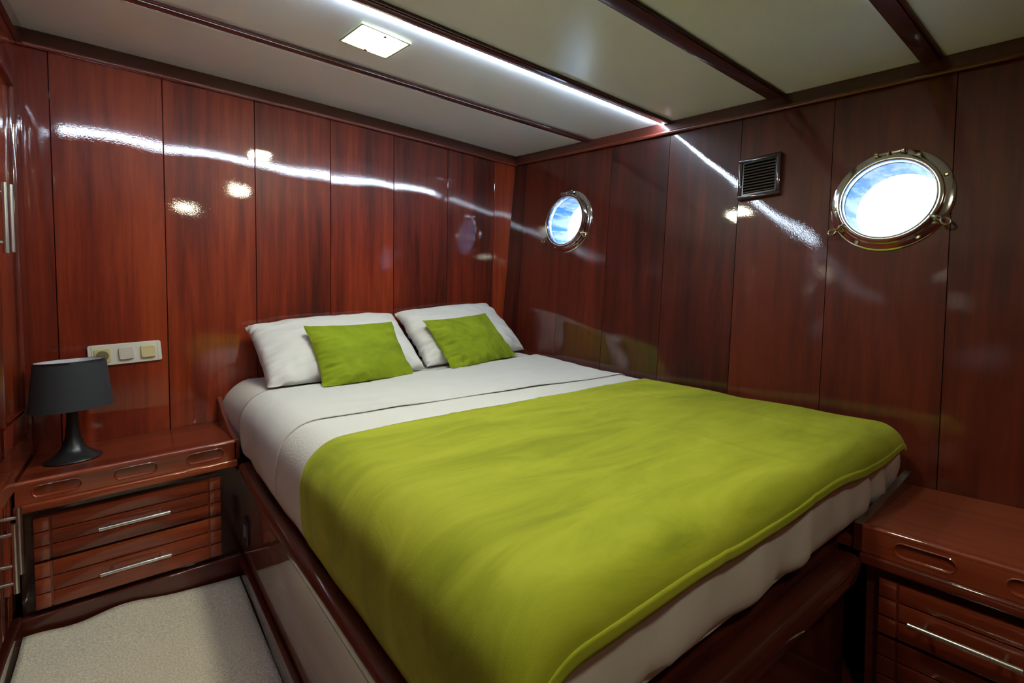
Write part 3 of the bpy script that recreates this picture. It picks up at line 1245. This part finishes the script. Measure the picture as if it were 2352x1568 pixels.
drape(ULEFT, URT, V0, V0 + .020, .0135, 150, 3, .002, ff=hem_ff, fold=lambda s, v, a, b: throw_fold(s, v, a, b)).build('hem', BLANKET, thr, smooth=60, label='stitched hem along the foot edge', solid=.0025, recalc=False)


# ------------------------------------------------------------------ pillows and cushions
def pillow(name, TL, TR, BR, BL, T, mat, label, cat, group, seed, n=64, pw=.40, pinch=.05, ear=.0, wrk=.006, back=.6, flange=0):
    TL, TR, BR, BL = [Vector(q) for q in (TL, TR, BR, BL)]
    nrm = ((TR - TL) + (BR - BL)).cross((TL - BL) + (TR - BR)).normalized()
    if nrm.y > 0:
        nrm = -nrm

    def pt(u, v, side):
        # edges bow in between the corners
        uu = u * (1 - pinch * (1 - v * v))
        vv = v * (1 - pinch * (1 - u * u))
        p = (TL * (1 - uu) * (1 + vv) + TR * (1 + uu) * (1 + vv) + BR * (1 + uu) * (1 - vv) + BL * (1 - uu) * (1 - vv)) / 4
        a = max(0, 1 - u * u)
        b = max(0, 1 - v * v)
        h = (a * b) ** pw
        h *= 1 + .12 * (-v)
        w = noise.noise((u * 1.6 + seed, v * 1.6, seed * 2.1)) * .5 + noise.noise((u * 4 + seed, v * 4, seed)) * .35 + noise.noise((u * 9 + seed, v * 7, seed)) * .15
        # gathers running in from the corners
        rr = math.atan2(abs(v), abs(u))
        g = math.sin(rr * 22 + seed) * max(0, abs(u * v) - .25) * .9
        p = p + nrm * (side * T * .5 * h * (1 if side > 0 else back) + (w * wrk * 1.6 + g * wrk) * min(1, h * 1.6))
        ru = noise.noise((u * 2.5 + seed, v * 9, seed * 3)) * math.exp(-(1 + u) / .28) + .5 * noise.noise((u * 2.5, v * 4 + seed, seed)) * math.exp(-(1 - u) / .25)
        rv = noise.noise((u * 8 + seed, v * 2.2, seed * 5)) * math.exp(-(1 + v) / .28)
        p = p + nrm * (ru + rv) * wrk * 2.6 * min(1, h * 2.5)
        edge = max(abs(u), abs(v))
        if edge > .97:
            p += nrm * wrk * .8 * noise.noise((u * 5 + seed, v * 5, 9))
        return p
    m = MB()
    m.grid(lambda a, b: pt(2 * a - 1, 2 * b - 1, 1), n, n)
    m.grid(lambda a, b: pt(2 * a - 1, 2 * b - 1, -1), n, n)
    m.map(lambda x, y, z: (x, min(y, back_y(z) - .006), max(z, ztop(x, y) + .0135)))
    return m.build(name, mat, smooth=70, label=label, cat=cat, group=group)


Z = EYE
pillow('pillow', (.385, 2.345, Z - .078), (1.060, 2.345, Z - .032), (1.075, 2.020, Z - .285), (.405, 2.015, Z - .322), .20, PILLOWC,
       'white pillow nearest the bedside lamp, behind a green cushion', 'pillow', 'white pillows', 3.3, pw=.36, pinch=.03, wrk=.011)
pillow('pillow', (1.075, 2.350, Z - .025), (1.655, 2.340, Z + .028), (1.770, 2.130, Z - .240), (1.110, 2.060, Z - .285), .20, PILLOWC,
       'white pillow in the corner by the porthole wall, behind a green cushion', 'pillow', 'white pillows', 7.9, pw=.36, pinch=.03, wrk=.011)
pillow('throw_cushion', (.560, 2.105, Z - .072), (.953, 2.110, Z - .060), (1.003, 1.955, Z - .315), (.575, 1.905, Z - .328), .12, CUSH,
       'green velvet cushion on the pillow nearest the lamp', 'cushion', 'green velvet cushions', 1.4, pw=.50, pinch=.07, wrk=.011)
pillow('throw_cushion', (1.125, 2.140, Z - .058), (1.520, 2.160, Z - .024), (1.655, 2.035, Z - .282), (1.183, 1.945, Z - .310), .12, CUSH,
       'green velvet cushion on the pillow by the porthole wall', 'cushion', 'green velvet cushions', 5.2, pw=.50, pinch=.07, wrk=.011)
